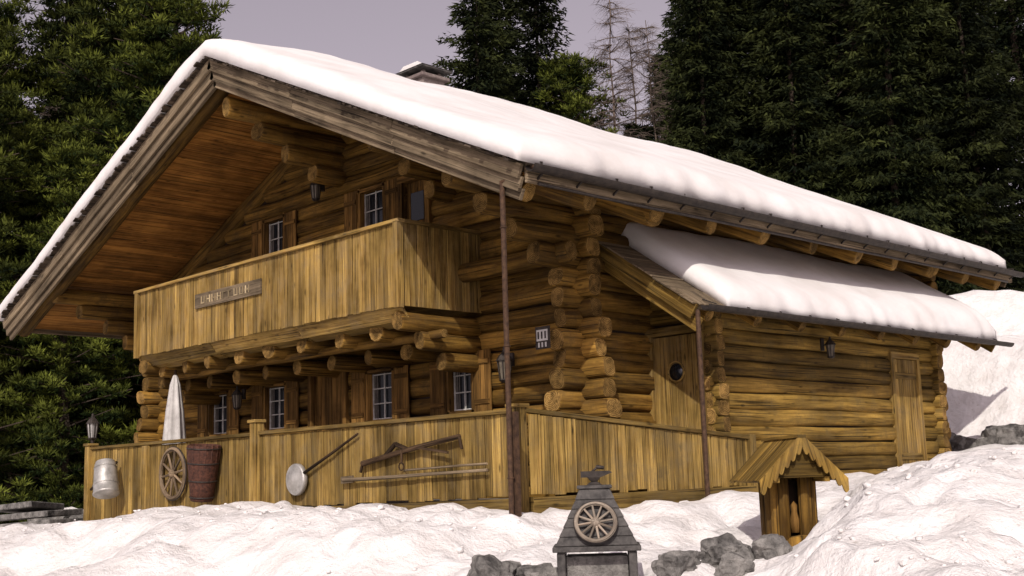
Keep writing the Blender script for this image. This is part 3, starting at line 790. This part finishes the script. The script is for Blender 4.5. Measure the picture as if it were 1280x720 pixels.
# ------------------------------------------------------------------ rocks
def rock(mb,c,s,seed,m=0,sub=3,sm=False,snowcap=None):
    bm=bmesh.new(); bmesh.ops.create_icosphere(bm,subdivisions=sub,radius=1)
    b0=len(mb.v)
    rotm=Matrix.Rotation(seed*1.7,3,'Z')
    for v in bm.verts:
        p=v.co.copy()
        p=V([math.copysign(abs(q)**.7,q) for q in p])
        k_=1+.45*noise.noise(p*1.1+V((seed,0,0)))+.2*noise.noise(p*3+V((0,seed,0)))+.07*noise.noise(p*7+V((0,seed,3)))
        p=rotm@V((p.x*s[0]*k_,p.y*s[1]*k_,p.z*s[2]*k_)); mb.v.append(V(c)+p)
    for f in bm.faces:
        mm=m
        if snowcap is not None and f.normal.z>.72: mm=snowcap
        mb.face([b0+v.index for v in f.verts],[(0,0)]*3,R(0,1),mm,sm)
    bm.free()
rk=MB();random.seed(5)
for (x_,y_,s_) in ((1.95,-4.75,.20),(2.35,-4.45,.16),(2.62,-4.05,.23),(2.95,-3.80,.15),(3.95,-3.05,.13),(4.15,-2.80,.17),(4.45,-2.55,.15),(4.0,-3.3,.14),(1.5,-5.1,.15),(4.35,-2.95,.12)):
    rock(rk,(x_,y_,H(x_,y_)+s_*.22),(s_*1.25,s_*.95,s_*.85),x_*9,sub=4)
rk.build("boulder_edging",[M_rock,M_snow],None,origin=(3,-3.5,-.7))
rk=MB()
for i in range(34):
    x_=-1.5+i*.33;y_=10.0+R(-.2,.2)+.1*math.sin(i); rock(rk,(x_,y_,H(x_,y_)+R(.0,.15)),(R(.2,.35),.25,R(.18,.3)),i*2.1,snowcap=1 if i%3==0 else None)
rk.build("dry_stone_wall",[M_rock,M_snow],None,origin=(2,10,.6))
st=MB()
for i in range(3):
    st.box((-13.6-.6*i,-1.2+.1*i,-.42+.17*i+R(-.03,.03)),(.9+R(-.1,.2),R(-.1,.3),R(-.05,.05)),(-.3+R(-.1,.1),.5,R(-.06,.06)),(0,0,.06))
st.build("stone_slabs",[M_rock],None,origin=(-14,-1.2,-.5),bevel=.015)
rk=MB()
for i in range(18):
    x_=-11.8-R(0,5);y_=.0+R(0,2); rock(rk,(x_,y_,H(x_,y_)+R(0,.6)),(R(.25,.5),R(.2,.35),R(.2,.4)),i*3.3,snowcap=1 if i%2 else None)
rk.build("boulder_pile",[M_rock,M_snow],None,origin=(-13,1,-.5))
sc=MB();random.seed(77)
for i in range(420):
    if i<220: x_=R(3.6,7.5);y_=R(-4.5,.3)
    else: x_=R(-8,3);y_=R(-4.6,-2.6)
    s_=R(.008,.026)*(1 if R(0,1)<.9 else 1.7)
    rock(sc,(x_,y_,H(x_,y_)+s_*.2),(s_*1.3,s_,s_*.8),i*1.3,sub=1,sm=True)
sc.build("snow_clods",[M_snow],None,origin=(3,-3,-.4))

# ------------------------------------------------------------------ trees
def tri_mesh(name,P,D,Ln,W,var,trunk,mats):
    n_=len(P)
    rnd=np.random.normal(size=(n_,3)); S_=np.cross(D,rnd); S_/=np.linalg.norm(S_,axis=1)[:,None]+1e-9
    v=np.empty((n_,3,3))
    v[:,0]=P+S_*W[:,None]; v[:,1]=P+D*Ln[:,None]; v[:,2]=P-S_*W[:,None]
    v=v.reshape(-1,3); tv=np.array([tuple(q) for q in trunk.v]).reshape(-1,3)
    f=np.arange(3*n_).reshape(-1,3).tolist(); off=len(v)
    f+= [tuple(off+q for q in ff) for ff in trunk.f]
    me=bpy.data.meshes.new(name); me.from_pydata(np.vstack([v,tv]).tolist(),[],f)
    at=me.attributes.new('var','FLOAT','FACE'); at.data.foreach_set('value',np.concatenate([var,np.full(len(trunk.f),.5)]).astype(np.float32))
    me.polygons.foreach_set('material_index',[0]*n_+[1]*len(trunk.f))
    for m in mats: me.materials.append(m)
    me.update(); return me
def spruce_mesh(name,h,seed,spread=.2):
    rg=np.random.RandomState(seed); random.seed(seed)
    T=MB(); T.log((0,0,-1),(0,0,h),.009*h,.02,n=7,step=2,jit=.1,caps=False)
    P=[];D=[];Ln=[];W=[];C=[]
    z=.02*h
    while z<h*.985:
        q=z/h; Lb=spread*h*((1-q)**.8)*(.8+.2*math.sin(seed+z))+.25
        nb=rg.randint(7,11)
        for b in range(nb):
            a=rg.uniform(0,6.283); l=Lb*rg.uniform(.45,1.15); up=.22-.35*(1-q)+rg.uniform(-.1,.1)
            d=np.array([math.cos(a),math.sin(a),up]);sd_=np.array([-math.sin(a),math.cos(a),0])
            cb=rg.uniform(0,1)
            npt=max(4,int(l/.13)); K=9
            s=(np.arange(npt).repeat(K)+rg.rand(npt*K))/npt
            c=d[None]*(l*s)[:,None]; c[:,2]+=z-.22*l*s*s+.10*l*s**3
            wd=.36*l*(1-s)*(.4+.6*np.minimum(1,s*3))+.10
            sg_=rg.uniform(-1,1,npt*K); pt=c+sd_[None]*(wd*sg_)[:,None]+rg.normal(size=(npt*K,3))*.06
            dd=d[None]*.7+sd_[None]*(sg_*.9)[:,None]+rg.normal(size=(npt*K,3))*.35; dd[:,2]-=.45
            dd/=np.linalg.norm(dd,axis=1)[:,None]
            P.append(pt);D.append(dd);Ln.append(rg.uniform(.13,.29,npt*K));W.append(rg.uniform(.025,.05,npt*K))
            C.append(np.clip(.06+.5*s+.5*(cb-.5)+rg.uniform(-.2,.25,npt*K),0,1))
        z+=.27+.010*h*(1-q)
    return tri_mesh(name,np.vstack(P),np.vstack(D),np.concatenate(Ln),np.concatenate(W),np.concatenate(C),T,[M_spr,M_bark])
def pine_mesh(name,h,seed):
    rg=np.random.RandomState(seed); random.seed(seed)
    T=MB(); T.log((0,0,-1),(0,0,h*.95),.016*h,.04,n=8,step=2,jit=.3,caps=False)
    P=[];D=[];Ln=[];W=[];C=[]
    nb=int(h*13)
    for b in range(nb):
        q=(b+rg.rand())/nb; z=h*(.02+.95*q)
        l=max(.4,h*.21*rg.uniform(.45,1.1)*(1-.80*q**2.2))
        a=rg.uniform(0,6.283)
        d=np.array([math.cos(a),math.sin(a),0]); tip=np.array([0,0,z])+d*l+np.array([0,0,l*.2])
        T.log((0,0,z),tuple(tip),.035,.012,n=4,step=2,jit=.1,caps=False)
        nc=rg.randint(6,10); cb=rg.uniform(-.28,.25)
        for k in range(nc):
            s=rg.uniform(.3,1.05)
            c=np.array([0,0,z])+d*l*s+np.array([0,0,l*.2*s])+rg.normal(size=3)*np.array([.30,.30,.14])
            rad=rg.uniform(.22,.38);m_=64
            dd=rg.normal(size=(m_,3)); up=rg.rand(m_)<.8; dd[up,2]=abs(dd[up,2])*1.1+.2; dd/=np.linalg.norm(dd,axis=1)[:,None]
            st_=rad*rg.uniform(.0,.85,m_)
            P.append(c+dd*st_[:,None]*np.array([1,1,.7])); D.append(dd); Ln.append(rg.uniform(.10,.18,m_)); W.append(rg.uniform(.016,.030,m_))
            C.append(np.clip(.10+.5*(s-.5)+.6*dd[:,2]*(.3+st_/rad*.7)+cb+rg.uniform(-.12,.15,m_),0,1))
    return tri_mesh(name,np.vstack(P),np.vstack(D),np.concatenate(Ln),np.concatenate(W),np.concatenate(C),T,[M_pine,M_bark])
def larch_mesh(name,h,seed):
    rg=np.random.RandomState(seed); random.seed(seed)
    T=MB(); T.log((0,0,-1),(0,0,h),.006*h,.012,n=7,step=1.5,jit=.35,caps=False)
    z=.2*h
    while z<h*.98:
        q=z/h
        for b in range(rg.randint(2,5)):
            a=rg.uniform(0,6.283); l=(.15*h*(1-q)**.8+.3)*rg.uniform(.4,1.1)
            d=V((math.cos(a),math.sin(a),rg.uniform(-.1,.4))); p=V((0,0,z)); seg=6;pts=[p]
            for i in range(seg):
                p=p+d*l/seg; d=(d+V((rg.normal()*.14,rg.normal()*.14,-.05+rg.normal()*.12)))
                pts.append(p)
            for i in range(seg):
                T.log(pts[i],pts[i+1],.016*(1-i/seg)+.005,.016*(1-(i+1)/seg)+.004,n=4,step=5,jit=0,caps=False)
                for k in range(4):
                    s0=pts[i]+(pts[i+1]-pts[i])*rg.rand(); dd=V((d.x+rg.normal()*.9,d.y+rg.normal()*.9,rg.normal()*.5-.2)).normalized(); ll=rg.uniform(.25,.8)*(1-.4*q)
                    m_=s0+dd*ll*.5; e_=s0+dd*ll+V((0,0,-.15*ll))
                    T.log(s0,m_,.005,.004,n=3,step=5,jit=0,caps=False); T.log(m_,e_,.004,.002,n=3,step=5,jit=0,caps=False)
        z+=.26
    me=bpy.data.meshes.new(name); me.from_pydata([tuple(p) for p in T.v],[],T.f); me.materials.append(M_larch); return me
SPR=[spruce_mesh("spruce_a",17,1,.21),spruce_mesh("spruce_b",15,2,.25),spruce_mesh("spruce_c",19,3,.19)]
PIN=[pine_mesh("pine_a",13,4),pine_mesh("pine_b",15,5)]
LAR=[larch_mesh("larch_a",16,6),larch_mesh("larch_b",14,8)]
fx=V((-.717,.697));rxv=V((.697,.717));C0=V((10.4,-11.3))
def put(kind,D_,a,s,name,parent=None):
    p=C0+fx*D_+rxv*(a*D_)
    me={'s':SPR,'p':PIN,'l':LAR}[kind]; me=me[random.randrange(len(me))]
    ob=bpy.data.objects.new(name,me); scene.collection.objects.link(ob)
    z=float(hbase(p.x,p.y)); ob.location=(p.x,p.y,z-.2)
    ob.rotation_euler=(R(-.03,.03),R(-.03,.03),R(0,6.28)); ob.scale=(s*R(.92,1.1),s*R(.92,1.1),s)
    if parent: ob.parent=parent; ob.location=ob.location-parent.location
    return ob
random.seed(21)
for D_,a,s in ((32,-.415,.85),(34,-.345,1.2),(33,-.285,1.10),(30,-.465,1.05),(37,-.375,1.25),(38,-.31,1.25),(35,-.44,1.1),(31,-.375,.8)):
    put('p',D_,a,s,"stone_pine_tree")
for D_,a,s in ((41,-.335,1.25),(42,-.29,1.05),(39,-.485,1.15),(43,-.40,.95)):
    put('s',D_,a,s,"spruce_tree")
for k_,D_,a,s in (('s',37,-.02,1.0),('s',39,.03,1.0),('p',40,-.045,1.02),('p',39,.055,1.0),('s',41,.0,1.05)):
    put(k_,D_,a,s,"spruce_tree" if k_=='s' else "stone_pine_tree")
for D_,a,s in ((38,.10,.60),(40,.125,.7),(35,.165,.95),(36,.205,1.1),(35,.245,1.0),(37,.285,1.15),(34,.325,.95),(35,.365,1.08),(34,.405,.95),(36,.45,1.0),(39,.225,1.15),(40,.265,1.25),(40,.305,1.15),(41,.345,1.25),(41,.39,1.15),(42,.18,1.05)):
    put('s',D_,a,s,"spruce_tree")
for D_,a,s in ((36,.315,1.0),(38,.095,.95),(41,.07,1.0),(40,.118,1.0),(40,.135,1.0),(40,-.425,1.25),(41,-.395,1.2)):
    put('l',D_,a,s,"larch_tree")
df=empty("distant_forest",(-10,45,10))
for i in range(44):
    a=R(-.6,.7)
    if -.25<a<-.03 or .05<a<.14: continue
    put('s',R(47,66),a,R(.9,1.2),"forest_spruce",parent=df)

# ------------------------------------------------------------------ world, sun, camera
w=bpy.data.worlds.new("World");scene.world=w;w.use_nodes=True;nt=w.node_tree
bgn=nt.nodes["Background"];sky=nt.nodes.new("ShaderNodeTexSky");sky.sky_type='NISHITA';sky.sun_disc=False
sun_dir=V((.60,-.80,.0)).normalized();el=math.radians(36)
sd3=V((sun_dir.x*math.cos(el),sun_dir.y*math.cos(el),math.sin(el)))
sky.sun_elevation=el; sky.sun_rotation=math.atan2(sun_dir.x,sun_dir.y)
sky.dust_density=3.0;sky.air_density=1.2
hs=nt.nodes.new("ShaderNodeHueSaturation");hs.inputs['Saturation'].default_value=.15
mx=nt.nodes.new("ShaderNodeMix");mx.data_type='RGBA';mx.blend_type='MULTIPLY';mx.inputs[0].default_value=1;mx.inputs[7].default_value=(1.0,.85,.94,1)
nt.links.new(sky.outputs[0],hs.inputs['Color']);nt.links.new(hs.outputs[0],mx.inputs[6]);nt.links.new(mx.outputs[2],bgn.inputs[0]);bgn.inputs[1].default_value=.11
sl=bpy.data.lights.new("sun",'SUN');sl.energy=3.4;sl.angle=math.radians(.6);sl.color=(1,.94,.85)
so_=bpy.data.objects.new("sun",sl);scene.collection.objects.link(so_);so_.rotation_euler=sd3.to_track_quat('Z','Y').to_euler()
cam=bpy.data.cameras.new("camera");co=bpy.data.objects.new("camera",cam);scene.collection.objects.link(co);scene.camera=co
cam.sensor_width=36;cam.lens=1500/1280*36;cam.clip_end=2000
th=math.radians(9);rho=math.radians(1.75)
f3=V((-.717,.697,0)).normalized();r3=V((.697,.717,0)).normalized()
fwd=f3*math.cos(th)+V((0,0,1))*math.sin(th);up=r3.cross(fwd)
cr=r3*math.cos(rho)-up*math.sin(rho);cu=r3*math.sin(rho)+up*math.cos(rho)
m=Matrix((cr,cu,-fwd)).transposed().to_4x4();m.translation=V((10.4,-11.3,.2));co.matrix_world=m
scene.view_settings.view_transform='Standard';scene.view_settings.look='None';scene.view_settings.exposure=0
